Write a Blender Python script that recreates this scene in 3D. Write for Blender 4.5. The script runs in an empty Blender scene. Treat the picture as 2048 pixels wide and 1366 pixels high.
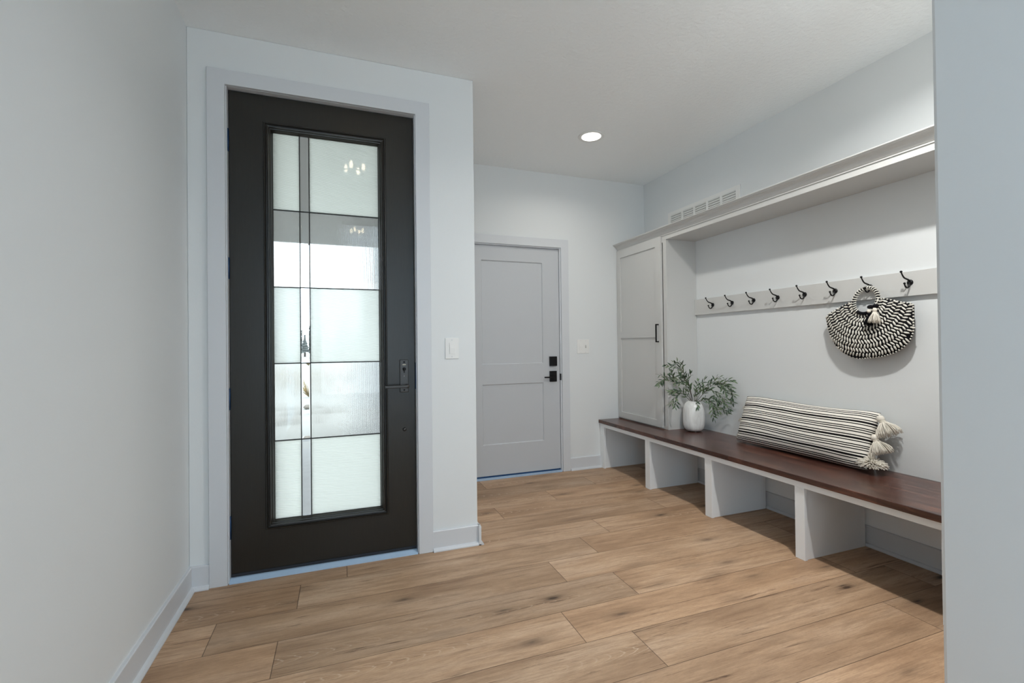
import bpy, bmesh, math, random
from mathutils import Vector, Matrix, Euler
random.seed(7)
PI = math.pi
S = bpy.context.scene
C = S.collection

# ------------------------------------------------------------------ camera
cam_d = bpy.data.cameras.new('camera')
cam = bpy.data.objects.new('camera', cam_d); C.objects.link(cam)
fwd = Vector((0.344031, 0.938924, 0.008039)); rt = Vector((0.938925, -0.343934, -0.01134)); up = Vector((0.007882, -0.011449, 0.999903))
m = Matrix((rt, up, -fwd)).transposed().to_4x4()
m.translation = Vector((0, 0, 1.16707))
cam.matrix_world = m
cam_d.sensor_width = 36.0
cam_d.lens = 932.144 / 2048 * 36.0
cam_d.clip_start = 0.02
S.camera = cam

# ------------------------------------------------------------------ world, sun, large area lights, exposure
w = bpy.data.worlds.new('overcast_sky'); S.world = w; w.use_nodes = True
bg = w.node_tree.nodes['Background']
bg.inputs[0].default_value = (0.82, 0.95, 1.04, 1); bg.inputs[1].default_value = 4.0
S.view_settings.view_transform = 'Standard'; S.view_settings.look = 'None'
S.view_settings.gamma = 1; S.view_settings.exposure = 0.0
S.view_settings.use_curve_mapping = False
S.cycles.max_bounces = 12; S.cycles.diffuse_bounces = 6; S.cycles.glossy_bounces = 4
S.cycles.transmission_bounces = 10; S.cycles.sample_clamp_indirect = 6
S.cycles.use_adaptive_sampling = True; S.cycles.adaptive_threshold = 0.02; S.cycles.use_denoising = True
S.cycles.caustics_reflective = False; S.cycles.caustics_refractive = False

def area(name, loc, rot, sx, sy, power, col, shape='RECTANGLE', spread=None):
    l = bpy.data.lights.new(name, 'AREA'); l.shape = shape; l.size = sx
    if shape in ('RECTANGLE', 'ELLIPSE'): l.size_y = sy
    l.energy = power; l.color = col
    if spread: l.spread = spread
    o = bpy.data.objects.new(name, l); C.objects.link(o); o.location = loc; o.rotation_euler = rot
    return o
# blue fill lamps added out of view in the openings behind the camera
area('added_left_fill', (-0.71, -2.18, 1.1), (0, -PI/2, 0), 2.0, 1.1, 14, (0.26, 0.62, 1.0))
area('added_side_fill', (1.61, -2.65, 1.2), (0, PI/2, 0), 2.0, 1.25, 15, (0.26, 0.62, 1.0))

# ------------------------------------------------------------------ helpers
def setp(o, label=None, cat=None, group=None, kind=None):
    if label: o['label'] = label
    if cat: o['category'] = cat
    if group: o['group'] = group
    if kind: o['kind'] = kind
    return o
def thing(name, label, cat, loc=(0, 0, 0), group=None, kind=None):
    o = bpy.data.objects.new(name, None); C.objects.link(o); o.location = loc; o.empty_display_size = .05
    return setp(o, label, cat, group, kind)
def obj(name, bm, mats, parent=None, smooth=False, bevel=0, seg=2, auto=True):
    bmesh.ops.recalc_face_normals(bm, faces=bm.faces)
    me = bpy.data.meshes.new(name); bm.to_mesh(me); bm.free()
    if not isinstance(mats, (list, tuple)): mats = [mats]
    for x in mats: me.materials.append(x)
    if smooth:
        for p in me.polygons: p.use_smooth = True
    o = bpy.data.objects.new(name, me); C.objects.link(o)
    if parent:
        o.parent = parent
        base = parent
        off = Vector((0, 0, 0))
        while base: off += base.location; base = base.parent
        for v in me.vertices: v.co -= off      # geometry is written in world coordinates
    if bevel:
        b = o.modifiers.new('bevel', 'BEVEL'); b.width = bevel; b.segments = seg; b.limit_method = 'ANGLE'; b.angle_limit = math.radians(40)
    return o
def box(bm, x0, x1, y0, y1, z0, z1, mi=0):
    vs = [bm.verts.new(c) for c in ((x0,y0,z0),(x1,y0,z0),(x1,y1,z0),(x0,y1,z0),(x0,y0,z1),(x1,y0,z1),(x1,y1,z1),(x0,y1,z1))]
    for f in ((0,3,2,1),(4,5,6,7),(0,1,5,4),(1,2,6,5),(2,3,7,6),(3,0,4,7)):
        bm.faces.new([vs[i] for i in f]).material_index = mi
    return vs
def B(*a, mi=0):
    bm = bmesh.new()
    for q in a: box(bm, *q, mi=mi)
    return bm
def tube(bm, pts, rad, n=8, mi=0, cap=True):
    pts = [Vector(p) for p in pts]
    if not isinstance(rad, (list, tuple)): rad = [rad]*len(pts)
    rings = []; prev = None
    for i, p in enumerate(pts):
        t = (pts[min(i+1, len(pts)-1)] - pts[max(i-1, 0)]).normalized()
        if prev is None:
            a = Vector((0, 0, 1)) if abs(t.z) < .9 else Vector((1, 0, 0))
            u = t.cross(a).normalized()
        else:
            u = (prev - t*prev.dot(t)).normalized()
        prev = u; v = t.cross(u)
        rings.append([bm.verts.new(p + (u*math.cos(2*PI*k/n) + v*math.sin(2*PI*k/n))*rad[i]) for k in range(n)])
    for a, b in zip(rings, rings[1:]):
        for k in range(n):
            f = bm.faces.new((a[k], a[(k+1)%n], b[(k+1)%n], b[k])); f.material_index = mi; f.smooth = True
    if cap:
        for r in (rings[0], rings[-1]):
            f = bm.faces.new(r); f.material_index = mi
def lathe(bm, prof, cx, cy, cz, n=32, mi=0, axis='z'):
    rings = []
    for r, z in prof:
        ring = []
        for k in range(n):
            a = 2*PI*k/n; q = (r*math.cos(a), r*math.sin(a), z)
            if axis == 'y': q = (q[0], q[2], q[1])
            if axis == 'x': q = (q[2], q[0], q[1])
            ring.append(bm.verts.new((cx+q[0], cy+q[1], cz+q[2])))
        rings.append(ring)
    for a, b in zip(rings, rings[1:]):
        for k in range(n):
            f = bm.faces.new((a[k], a[(k+1)%n], b[(k+1)%n], b[k])); f.material_index = mi; f.smooth = True
    for r in (rings[0], rings[-1]):
        f = bm.faces.new(r); f.material_index = mi
def ball(bm, c, r, n=10, sc=(1, 1, 1), mi=0, rot=None):
    M = Matrix.Translation(Vector(c))
    if rot is not None: M = M @ rot.to_4x4()
    M = M @ Matrix.Diagonal((r*sc[0], r*sc[1], r*sc[2], 1))
    k = bmesh.ops.create_uvsphere(bm, u_segments=n, v_segments=max(4, n*2//3), radius=1, matrix=M)
    for v in k['verts']:
        for f in v.link_faces: f.material_index = mi; f.smooth = True
def smooth_path(pts, k=6):
    P = [Vector(p) for p in pts]; P = [2*P[0]-P[1]] + P + [2*P[-1]-P[-2]]; out = []
    for i in range(1, len(P)-2):
        a, b, c, d = P[i-1:i+3]
        for j in range(k):
            t = j/k
            out.append(.5*((2*b) + (c-a)*t + (2*a-5*b+4*c-d)*t*t + (3*b-a-3*c+d)*t**3))
    out.append(P[-2]); return out
def extrude_profile(bm, prof, y0, y1, mi=0):
    """profile of (x, z) points extruded along y"""
    a = [bm.verts.new((x, y0, z)) for x, z in prof]; b = [bm.verts.new((x, y1, z)) for x, z in prof]
    n = len(prof)
    for i in range(n):
        bm.faces.new((a[i], a[(i+1)%n], b[(i+1)%n], b[i])).material_index = mi
    bm.faces.new(a); bm.faces.new(b)
def extrude_profile_x(bm, prof, x0, x1, mi=0):
    a = [bm.verts.new((x0, y, z)) for y, z in prof]; b = [bm.verts.new((x1, y, z)) for y, z in prof]
    n = len(prof)
    for i in range(n):
        bm.faces.new((a[i], a[(i+1)%n], b[(i+1)%n], b[i])).material_index = mi
    bm.faces.new(a); bm.faces.new(b)

def cells(bm, xs, zs, solid, y0, y1, mi=0):
    """a flat board in the xz plane cut by a grid; solid(i, j) says which cells are filled; faces only on the skin"""
    V_ = {}
    def v(i, j, y):
        if (i, j, y) not in V_: V_[(i, j, y)] = bm.verts.new((xs[i], y, zs[j]))
        return V_[(i, j, y)]
    ok = lambda i, j: 0 <= i < len(xs)-1 and 0 <= j < len(zs)-1 and solid(i, j)
    for i in range(len(xs)-1):
        for j in range(len(zs)-1):
            if not ok(i, j): continue
            for y in (y0, y1): bm.faces.new((v(i, j, y), v(i+1, j, y), v(i+1, j+1, y), v(i, j+1, y))).material_index = mi
            for (di, dj, a, c) in ((-1, 0, (i, j), (i, j+1)), (1, 0, (i+1, j), (i+1, j+1)), (0, -1, (i, j), (i+1, j)), (0, 1, (i, j+1), (i+1, j+1))):
                if not ok(i+di, j+dj): bm.faces.new((v(*a, y0), v(*c, y0), v(*c, y1), v(*a, y1))).material_index = mi
    return bm
def turn_yz(bm, _=None):
    """swap the x and y axes of every vertex: a board in the xz plane becomes one in the yz plane"""
    for v in bm.verts: v.co.x, v.co.y = v.co.y, v.co.x
    return bm

# ------------------------------------------------------------------ materials
def srgb(r, g, b):
    f = lambda c: (c/255/12.92) if c/255 <= .04045 else ((c/255+.055)/1.055)**2.4
    return (f(r), f(g), f(b), 1)
class NT:
    def __init__(s, name):
        s.m = bpy.data.materials.new(name); s.m.use_nodes = True; s.t = s.m.node_tree
        s.p = s.t.nodes['Principled BSDF']; s.out = s.t.nodes['Material Output']
    def n(s, typ, **kw):
        x = s.t.nodes.new(typ)
        for k, v in kw.items():
            if k.startswith('i_'):
                key = k[2:]; key = int(key) if key.isdigit() else key.replace('_', ' ')
                x.inputs[key].default_value = v
            else: setattr(x, k, v)
        return x
    def l(s, a, b): s.t.links.new(a, b)
    def math(s, op, a, b=None, c=None):
        x = s.n('ShaderNodeMath', operation=op)
        for i, v in enumerate((a, b, c)):
            if v is None: continue
            if isinstance(v, (int, float)): x.inputs[i].default_value = v
            else: s.l(v, x.inputs[i])
        return x.outputs[0]
    def mix(s, fac, a, b, typ='MIX'):
        x = s.n('ShaderNodeMix', data_type='RGBA', blend_type=typ)
        for i, v in ((0, fac), (6, a), (7, b)):
            if isinstance(v, (int, float, tuple)): x.inputs[i].default_value = v
            else: s.l(v, x.inputs[i])
        return x.outputs[2]
    def ramp(s, fac, stops):
        x = s.n('ShaderNodeValToRGB'); e = x.color_ramp.elements
        while len(e) < len(stops): e.new(.5)
        for q, (p, c) in zip(e, stops): q.position = p; q.color = c if len(c) == 4 else (*c, 1)
        s.l(fac, x.inputs[0]); return x.outputs[0]
    def bump(s, h, dist, strength=1.0):
        b = s.n('ShaderNodeBump'); b.inputs['Strength'].default_value = strength; b.inputs['Distance'].default_value = dist
        s.l(h, b.inputs['Height']); s.l(b.outputs[0], s.p.inputs['Normal']); return b
def plain(name, col, rough=.5, metal=0, noise=0.03, bump=0, bscale=200, spec=.5, nscale=6):
    t = NT(name)
    tc = t.n('ShaderNodeTexCoord')
    nz = t.n('ShaderNodeTexNoise', i_Scale=nscale, i_Detail=3.0); t.l(tc.outputs['Object'], nz.inputs['Vector'])
    k = t.math('MULTIPLY_ADD', nz.outputs[0], noise*2, 1-noise)
    t.l(t.mix(1.0, col, k, 'MULTIPLY'), t.p.inputs['Base Color'])
    t.p.inputs['Roughness'].default_value = rough; t.p.inputs['Metallic'].default_value = metal
    t.p.inputs['Specular IOR Level'].default_value = spec
    if bump:
        n2 = t.n('ShaderNodeTexNoise', i_Scale=bscale, i_Detail=2.0); t.l(tc.outputs['Object'], n2.inputs['Vector'])
        t.bump(n2.outputs[0], bump)
    return t.m
M = {}
M['wall'] = plain('white_wall_paint', srgb(223, 226, 227), .62, noise=.012, bump=.0002, bscale=110, nscale=2.5, spec=.35)
M['ceiling'] = plain('textured_ceiling_paint', srgb(243, 246, 247), .8, noise=.012, bump=.0035, bscale=48, nscale=2, spec=.2)
M['trim'] = plain('light_gray_trim_paint', srgb(209, 212, 216), .38, noise=.008, bump=.0002, bscale=60)
M['cabinet'] = plain('warm_gray_cabinet_paint', srgb(205, 205, 203), .4, noise=.008, bump=.0002, bscale=60)
M['bench'] = plain('pale_gray_bench_paint', srgb(240, 243, 245), .42, noise=.008, bump=.0002, bscale=60)
M['garage_door'] = plain('cool_gray_door_paint', srgb(192, 195, 199), .42, noise=.01, bump=.0003, bscale=50)
M['plate'] = plain('white_plastic', srgb(232, 232, 230), .35, noise=.005)
M['black'] = plain('matte_black_metal', srgb(24, 24, 26), .38, metal=.6, noise=.08, nscale=40)
M['gunmetal'] = plain('brushed_gunmetal', srgb(72, 71, 70), .36, metal=.75, noise=.1, nscale=60)
M['hinge'] = plain('dark_blue_film_hinge', srgb(24, 62, 104), .4, metal=.2, noise=.2, nscale=60)
M['seal'] = plain('dark_rubber_seal', srgb(26, 30, 38), .6)
M['sill'] = plain('pale_blue_metal_threshold', srgb(176, 202, 228), .4, metal=.1, noise=.06, nscale=14)
M['lead'] = plain('black_lead_caming', srgb(30, 29, 28), .45, metal=.5)
M['vase'] = None
M['concrete'] = plain('gray_concrete', srgb(150, 149, 146), .85, noise=.12, bump=.002, bscale=90, nscale=12)
M['snow'] = plain('pale_dry_ground', srgb(150, 149, 143), .9, noise=.06, nscale=3)
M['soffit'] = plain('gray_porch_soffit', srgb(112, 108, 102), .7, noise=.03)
M['stone'] = plain('landscape_stone', srgb(120, 112, 102), .9, noise=.3, nscale=8, bump=.01, bscale=14)
M['shrub'] = plain('dry_brush_leaves', srgb(150, 128, 84), .9, noise=.35, nscale=9)
M['conifer'] = plain('far_tree_needles', srgb(92, 96, 92), .9, noise=.3, nscale=3)
M['bark'] = plain('tree_bark', srgb(90, 78, 68), .9, noise=.2)
M['strand'] = plain('cream_cotton_yarn', srgb(232, 226, 214), .95, noise=.1, nscale=60, spec=.1)
M['bag_white'] = plain('white_raffia_cord', srgb(226, 223, 214), .8, noise=.1, nscale=60, bump=.0012, bscale=260, spec=.2)
M['bag_black'] = plain('black_cord', srgb(20, 20, 24), .9, noise=.2, nscale=60, bump=.0015, bscale=200, spec=.15)
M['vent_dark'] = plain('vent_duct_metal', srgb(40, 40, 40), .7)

# front door dark stain with faint grain
t = NT('dark_espresso_fibreglass')
tc = t.n('ShaderNodeTexCoord'); mp = t.n('ShaderNodeMapping'); mp.inputs['Scale'].default_value = (60, 60, 3)
t.l(tc.outputs['Object'], mp.inputs[0])
nz = t.n('ShaderNodeTexNoise', i_Scale=3.0, i_Detail=6.0, i_Roughness=.65); t.l(mp.outputs[0], nz.inputs['Vector'])
t.l(t.ramp(nz.outputs[0], [(.3, srgb(24, 22, 18)), (.7, srgb(33, 31, 26))]), t.p.inputs['Base Color'])
n2 = t.n('ShaderNodeTexNoise', i_Scale=3.0, i_Detail=3.0); t.l(tc.outputs['Object'], n2.inputs['Vector'])
t.l(t.math('MULTIPLY_ADD', n2.outputs[0], .14, .24), t.p.inputs['Roughness'])
t.bump(nz.outputs[0], .00015)
M['door'] = t.m

# stained bench top
t = NT('red_brown_stained_maple')
tc = t.n('ShaderNodeTexCoord'); mp = t.n('ShaderNodeMapping'); mp.inputs['Scale'].default_value = (14, 1.6, 14)
t.l(tc.outputs['Object'], mp.inputs[0])
nz = t.n('ShaderNodeTexNoise', i_Scale=2.2, i_Detail=7.0, i_Roughness=.6, i_Distortion=.6); t.l(mp.outputs[0], nz.inputs['Vector'])
sp = t.n('ShaderNodeSeparateXYZ'); t.l(tc.outputs['Object'], sp.inputs[0])
stv = t.math('FLOOR', t.math('MULTIPLY', sp.outputs[0], 11.0))
sty = t.math('FLOOR', t.math('ADD', t.math('MULTIPLY', sp.outputs[1], 2.3), t.math('MULTIPLY', stv, .37)))
cb = t.n('ShaderNodeCombineXYZ'); t.l(stv, cb.inputs[0]); t.l(sty, cb.inputs[1])
wn = t.n('ShaderNodeTexWhiteNoise', noise_dimensions='3D'); t.l(cb.outputs[0], wn.inputs['Vector'])
c1 = t.ramp(nz.outputs[0], [(.28, srgb(38, 20, 18)), (.5, srgb(74, 45, 37)), (.78, srgb(124, 78, 58))])
t.l(t.mix(1.0, c1, t.math('MULTIPLY_ADD', wn.outputs['Value'], .5, .75), 'MULTIPLY'), t.p.inputs['Base Color'])
t.p.inputs['Roughness'].default_value = .25; t.p.inputs['Specular IOR Level'].default_value = .7
t.bump(nz.outputs[0], .0005)
M['bench_top'] = t.m

# wood planks: UV = metres along and across each plank, attributes tint and shift per plank
t = NT('oak_plank_floor')
uv = t.n('ShaderNodeUVMap', uv_map='plank'); at = t.n('ShaderNodeAttribute', attribute_name='tint'); as_ = t.n('ShaderNodeAttribute', attribute_name='shift')
sp = t.n('ShaderNodeSeparateXYZ'); t.l(uv.outputs[0], sp.inputs[0])
U, V = sp.outputs[0], sp.outputs[1]
def vec(x, y, z):
    c = t.n('ShaderNodeCombineXYZ')
    for i, v in enumerate((x, y, z)):
        if isinstance(v, (int, float)): c.inputs[i].default_value = v
        else: t.l(v, c.inputs[i])
    return c.outputs[0]
sh = as_.outputs['Fac']
dv0 = t.n('ShaderNodeAttribute', attribute_name='edge_v')
big = t.n('ShaderNodeTexNoise', i_Scale=1.0, i_Detail=4.0, i_Roughness=.55); t.l(vec(t.math('MULTIPLY', U, 1.3), t.math('MULTIPLY', V, 7), sh), big.inputs['Vector'])
# cathedral grain: distorted bands across the plank
warp = t.n('ShaderNodeTexNoise', i_Scale=1.0, i_Detail=2.0); t.l(vec(t.math('MULTIPLY', U, 1.1), t.math('MULTIPLY', V, 3.0), t.math('ADD', sh, 7.0)), warp.inputs['Vector'])
ring = t.math('SINE', t.math('MULTIPLY', t.math('ADD', t.math('MULTIPLY', V, 9.0), t.math('MULTIPLY', warp.outputs[0], 7.0)), 14.0))
fine = t.n('ShaderNodeTexNoise', i_Scale=1.0, i_Detail=5.0, i_Roughness=.7); t.l(vec(t.math('MULTIPLY', U, 9), t.math('MULTIPLY', V, 260), sh), fine.inputs['Vector'])
mid = t.n('ShaderNodeTexNoise', i_Scale=1.0, i_Detail=4.0, i_Roughness=.6); t.l(vec(t.math('MULTIPLY', U, 2.6), t.math('MULTIPLY', V, 42), sh), mid.inputs['Vector'])
# knots: sparse stretched cells
vo = t.n('ShaderNodeTexVoronoi', i_Scale=1.0, feature='F1'); t.l(vec(t.math('ADD', t.math('MULTIPLY', U, 2.6), t.math('MULTIPLY', fine.outputs[0], .10)), t.math('ADD', t.math('MULTIPLY', V, 8.0), t.math('MULTIPLY', mid.outputs[0], .5)), sh), vo.inputs['Vector'])
vo.inputs['Randomness'].default_value = 1.0
knot = t.ramp(vo.outputs['Distance'], [(.04, (1, 1, 1)), (.08, (.6, .6, .6)), (.16, (.22, .22, .22)), (.36, (0, 0, 0))])
# dark mineral streaks
st = t.n('ShaderNodeTexNoise', i_Scale=1.0, i_Detail=6.0, i_Roughness=.7, i_Distortion=.4); t.l(vec(t.math('MULTIPLY', U, 3.2), t.math('MULTIPLY', V, 62), t.math('ADD', sh, 3.3)), st.inputs['Vector'])
streak = t.ramp(st.outputs[0], [(.60, (0, 0, 0)), (.70, (1, 1, 1))])
base = t.ramp(big.outputs[0], [(.25, srgb(158, 126, 98)), (.5, srgb(196, 163, 132)), (.75, srgb(214, 184, 156))])
c = t.mix(t.math('MULTIPLY', t.math('MULTIPLY_ADD', ring, .5, .5), .10), base, srgb(118, 88, 66))
grain = t.n('ShaderNodeTexNoise', i_Scale=1.0, i_Detail=3.0, i_Roughness=.8); t.l(vec(t.math('MULTIPLY', U, 46), t.math('MULTIPLY', V, 520), sh), grain.inputs['Vector'])
c = t.mix(t.math('MULTIPLY', t.ramp(grain.outputs[0], [(.48, (0, 0, 0)), (.66, (1, 1, 1))]), .30), c, srgb(116, 88, 66))
c = t.mix(t.math('MULTIPLY', t.ramp(fine.outputs[0], [(.45, (0, 0, 0)), (.68, (1, 1, 1))]), .34), c, srgb(120, 92, 70))
c = t.mix(t.math('MULTIPLY', t.ramp(mid.outputs[0], [(.48, (0, 0, 0)), (.70, (1, 1, 1))]), .38), c, srgb(116, 86, 64))
c = t.mix(t.math('MULTIPLY', streak, .85), c, srgb(84, 58, 42))
# pale chevron grain down the middle of some boards
hv = t.math('FRACT', t.math('MULTIPLY', sh, 7.13)); vc = t.math('MULTIPLY_ADD', t.math('FRACT', t.math('MULTIPLY', sh, 3.7)), .10, .06)
v0 = t.math('MULTIPLY', dv0.outputs['Fac'], .2245); dvv = t.math('SUBTRACT', v0, vc)
arc = t.math('FRACT', t.math('ADD', t.math('MULTIPLY', U, 17), t.math('ADD', t.math('MULTIPLY', t.math('MULTIPLY', dvv, dvv), 1900), t.math('MULTIPLY', mid.outputs[0], 1.2))))
chev = t.math('MULTIPLY', t.math('LESS_THAN', arc, .13), t.math('MULTIPLY', t.math('GREATER_THAN', hv, .62), t.math('LESS_THAN', t.math('ABSOLUTE', dvv), .030)))
chev = t.math('MULTIPLY', chev, t.ramp(big.outputs[0], [(.40, (1, 1, 1)), (.6, (0, 0, 0))]))
c = t.mix(t.math('MULTIPLY', chev, .7), c, srgb(214, 190, 166))
c = t.mix(t.math('MULTIPLY', knot, .9), c, srgb(54, 38, 29))
c = t.mix(1.0, c, at.outputs['Color'], 'MULTIPLY')
# bevelled joint lines
dl = t.n('ShaderNodeAttribute', attribute_name='edge_u'); dv = t.n('ShaderNodeAttribute', attribute_name='edge_v')
eu = t.math('SUBTRACT', .5, t.math('ABSOLUTE', t.math('SUBTRACT', dl.outputs['Fac'], .5)))
ev = t.math('SUBTRACT', .5, t.math('ABSOLUTE', t.math('SUBTRACT', dv.outputs['Fac'], .5)))
j = t.math('MAXIMUM', t.math('LESS_THAN', t.math('MULTIPLY', eu, 1.54), .0016), t.math('LESS_THAN', t.math('MULTIPLY', ev, .2245), .0012))
c = t.mix(t.math('MULTIPLY', j, .75), c, srgb(66, 46, 33))
t.l(c, t.p.inputs['Base Color'])
t.l(t.math('MULTIPLY_ADD', fine.outputs[0], .2, .42), t.p.inputs['Roughness'])
t.p.inputs['Specular IOR Level'].default_value = .4
hgt = t.math('SUBTRACT', t.math('MULTIPLY', fine.outputs[0], -.6), t.math('MULTIPLY', j, 1.2))
t.bump(hgt, .0012)
M['floor'] = t.m

# vase: white ceramic with soft brushed gray streaks
t = NT('white_marbled_ceramic')
tc = t.n('ShaderNodeTexCoord'); mp = t.n('ShaderNodeMapping'); mp.inputs['Scale'].default_value = (22, 22, 7)
t.l(tc.outputs['Object'], mp.inputs[0]); nz = t.n('ShaderNodeTexNoise', i_Scale=1.0, i_Detail=3.0, i_Distortion=1.2); t.l(mp.outputs[0], nz.inputs['Vector'])
t.l(t.ramp(nz.outputs[0], [(.3, srgb(222, 221, 218)), (.6, srgb(244, 244, 242))]), t.p.inputs['Base Color'])
t.p.inputs['Roughness'].default_value = .3; M['vase'] = t.m

# leaves
t = NT('olive_green_leaf')
oi = t.n('ShaderNodeNewGeometry')
t.l(t.ramp(oi.outputs['Random Per Island'], [(0, srgb(44, 66, 46)), (.5, srgb(66, 92, 62)), (1, srgb(104, 122, 86))]), t.p.inputs['Base Color'])
t.p.inputs['Roughness'].default_value = .5; M['leaf'] = t.m
M['stem'] = plain('brown_twig', srgb(74, 62, 52), .8)

# striped woven pillow cover
t = NT('cream_black_striped_weave')
uv = t.n('ShaderNodeUVMap', uv_map='cloth'); sp = t.n('ShaderNodeSeparateXYZ'); t.l(uv.outputs[0], sp.inputs[0])
wob = t.n('ShaderNodeTexNoise', i_Scale=4.0, i_Detail=1.0); t.l(uv.outputs[0], wob.inputs['Vector'])
v = t.math('ADD', sp.outputs[1], t.math('MULTIPLY', wob.outputs[0], .006))
ph = t.math('FRACT', t.math('MULTIPLY_ADD', v, 1/.112, .10))
k = t.math('LESS_THAN', t.math('ABSOLUTE', t.math('SUBTRACT', ph, .06)), .058)
for c0 in (.22, .43, .57, .69, .90): k = t.math('MAXIMUM', k, t.math('LESS_THAN', t.math('ABSOLUTE', t.math('SUBTRACT', ph, c0)), .030))
wv = t.n('ShaderNodeTexNoise', i_Scale=1.0, i_Detail=2.0); mp = t.n('ShaderNodeMapping'); mp.inputs['Scale'].default_value = (500, 300, 1); t.l(uv.outputs[0], mp.inputs[0]); t.l(mp.outputs[0], wv.inputs['Vector'])
c = t.mix(k, srgb(240, 235, 226), srgb(22, 20, 22))
t.l(t.mix(1.0, c, t.math('MULTIPLY_ADD', wv.outputs[0], .12, .94), 'MULTIPLY'), t.p.inputs['Base Color'])
t.p.inputs['Roughness'].default_value = .95; t.p.inputs['Specular IOR Level'].default_value = .1
t.bump(wv.outputs[0], .0006)
M['pillow'] = t.m

# glass kinds
def glass(name, diffuse, rough, rib=None, tint=(1, 1, 1, 1), amp=.0006):
    t = NT(name)
    t.p.inputs['Base Color'].default_value = tint
    t.p.inputs['Transmission Weight'].default_value = 1; t.p.inputs['Roughness'].default_value = rough; t.p.inputs['IOR'].default_value = 1.45
    if rib:
        tc = t.n('ShaderNodeTexCoord'); sp = t.n('ShaderNodeSeparateXYZ'); t.l(tc.outputs['Object'], sp.inputs[0])
        a = t.math('ADD', t.math('MULTIPLY', sp.outputs[0], rib[0]), t.math('MULTIPLY', sp.outputs[2], rib[1]))
        hgt = t.math('SINE', a); b = t.bump(hgt, amp)
    if diffuse:
        tr = t.n('ShaderNodeBsdfTranslucent'); tr.inputs[0].default_value = (1, 1, .94, 1)
        if rib: t.l(b.outputs[0], tr.inputs['Normal'])
        mx = t.n('ShaderNodeMixShader'); mx.inputs[0].default_value = diffuse
        t.l(t.p.outputs[0], mx.inputs[1]); t.l(tr.outputs[0], mx.inputs[2])
        # the smooth room side of the pane mirrors the hall lamps
        fr = t.n('ShaderNodeFresnel', i_IOR=1.5); gl = t.n('ShaderNodeBsdfGlossy', i_Roughness=.035); m2 = t.n('ShaderNodeMixShader')
        ge = t.n('ShaderNodeNewGeometry'); t.l(t.math('MULTIPLY', fr.outputs[0], t.math('SUBTRACT', 1.0, ge.outputs['Backfacing'])), m2.inputs[0]); t.l(mx.outputs[0], m2.inputs[1]); t.l(gl.outputs[0], m2.inputs[2]); t.l(m2.outputs[0], t.out.inputs[0])
    return t.m
M['glass_clear'] = glass('clear_bevelled_glass', 0, 0.0)
M['glass_vert'] = glass('vertical_reeded_glass', .14, .03, (900, 0), (.93, .92, .90, 1), amp=.0005)
M['glass_diag'] = glass('fine_diagonal_reeded_glass', .72, .12, (110, 700), (1, 1, .97, 1), amp=.0005)

def emit(name, col, s):
    t = NT(name); t.p.inputs['Base Color'].default_value = (*col, 1)
    t.p.inputs['Emission Color'].default_value = (*col, 1); t.p.inputs['Emission Strength'].default_value = s
    return t.m
M['lens'] = emit('lit_downlight_lens', (1, .96, .9), 6)
M['bulb'] = emit('warm_candle_bulb', (1, .84, .6), 20)

# ------------------------------------------------------------------ dimensions of the place
XL, Y1, Y2, XR, XE, H = -.6987, 2.6645, 3.8892, 2.8387, .7469, 2.743
NX, NY = 1.60, .836          # corner of the near wall that closes the bench niche
YB = -3.9

# ------------------------------------------------------------------ floor, ceiling, walls
bm = bmesh.new()
uvl = bm.loops.layers.uv.new('plank')
lt = bm.loops.layers.float_color.new('tint'); ls = bm.loops.layers.float.new('shift')
lu = bm.loops.layers.float.new('edge_u'); lv = bm.loops.layers.float.new('edge_v')
W, L = .2245, 1.54
joints = {0: 1.035, -1: 1.294, -2: .892, -3: 1.10, 1: -.196, 2: .019, 3: .62, 4: 1.02, 5: 1.52, 6: .45, 7: 1.1}
frnd = random.Random(21)
fx0, fx1 = XL-.02, XR+.02
for r in range(-27, 9):
    y0 = 2.0745 + r*W; y1 = y0 + W
    if y0 > Y2 + .02: break
    yb = min(y1, Y2+.1)
    j0 = joints.get(r, frnd.uniform(0, L))
    k0 = math.floor((fx0-j0)/L)
    for k in range(k0, k0+5):
        xa, xb = j0 + k*L, j0 + (k+1)*L
        if xa > fx1 or xb < fx0: continue
        ca, cb_ = max(xa, fx0 if y0 < Y1 else XE-.05), min(xb, fx1)
        if cb_ <= ca: continue
        v = [bm.verts.new(q) for q in ((ca, y0, 0), (cb_, y0, 0), (cb_, yb, 0), (ca, yb, 0))]
        f = bm.faces.new(v)
        b = frnd.uniform(.80, 1.06); wm = frnd.uniform(-.02, .03)
        shf = frnd.uniform(0, 90); off = frnd.uniform(0, 40)
        for lp in f.loops:
            x, y = lp.vert.co.x, lp.vert.co.y
            lp[uvl].uv = (x-xa+off, y-y0+off*.37); lp[lt] = (b+wm, b, b-wm, 1); lp[ls] = shf
            lp[lu] = (x-xa)/L; lp[lv] = (y-y0)/W
me = bpy.data.meshes.new('floor'); bm.normal_update()
for f in bm.faces:
    if f.normal.z < 0: f.normal_flip()
bm.to_mesh(me); bm.free(); me.materials.append(M['floor'])
o = bpy.data.objects.new('floor', me); C.objects.link(o); setp(o, 'oak plank floor with dark knots and long boards', None, None, 'structure')
def struct(name, bm, mat, bevel=0):
    o = obj(name, bm, mat, bevel=bevel); o['kind'] = 'structure'; return o
struct('ceiling', B((XL-.14, XR+.14, YB-.1, Y2+.14, H, H+.12)), M['ceiling'])
# unseen left and side openings, added and sized to admit sky light
struct('wall_left', turn_yz(cells(bmesh.new(), [YB, -2.75, -1.6, Y1+.14], [0, 2.35, H], lambda i, j: not (i == 1 and j == 0), XL-.14, XL)), M['wall'])
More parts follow.
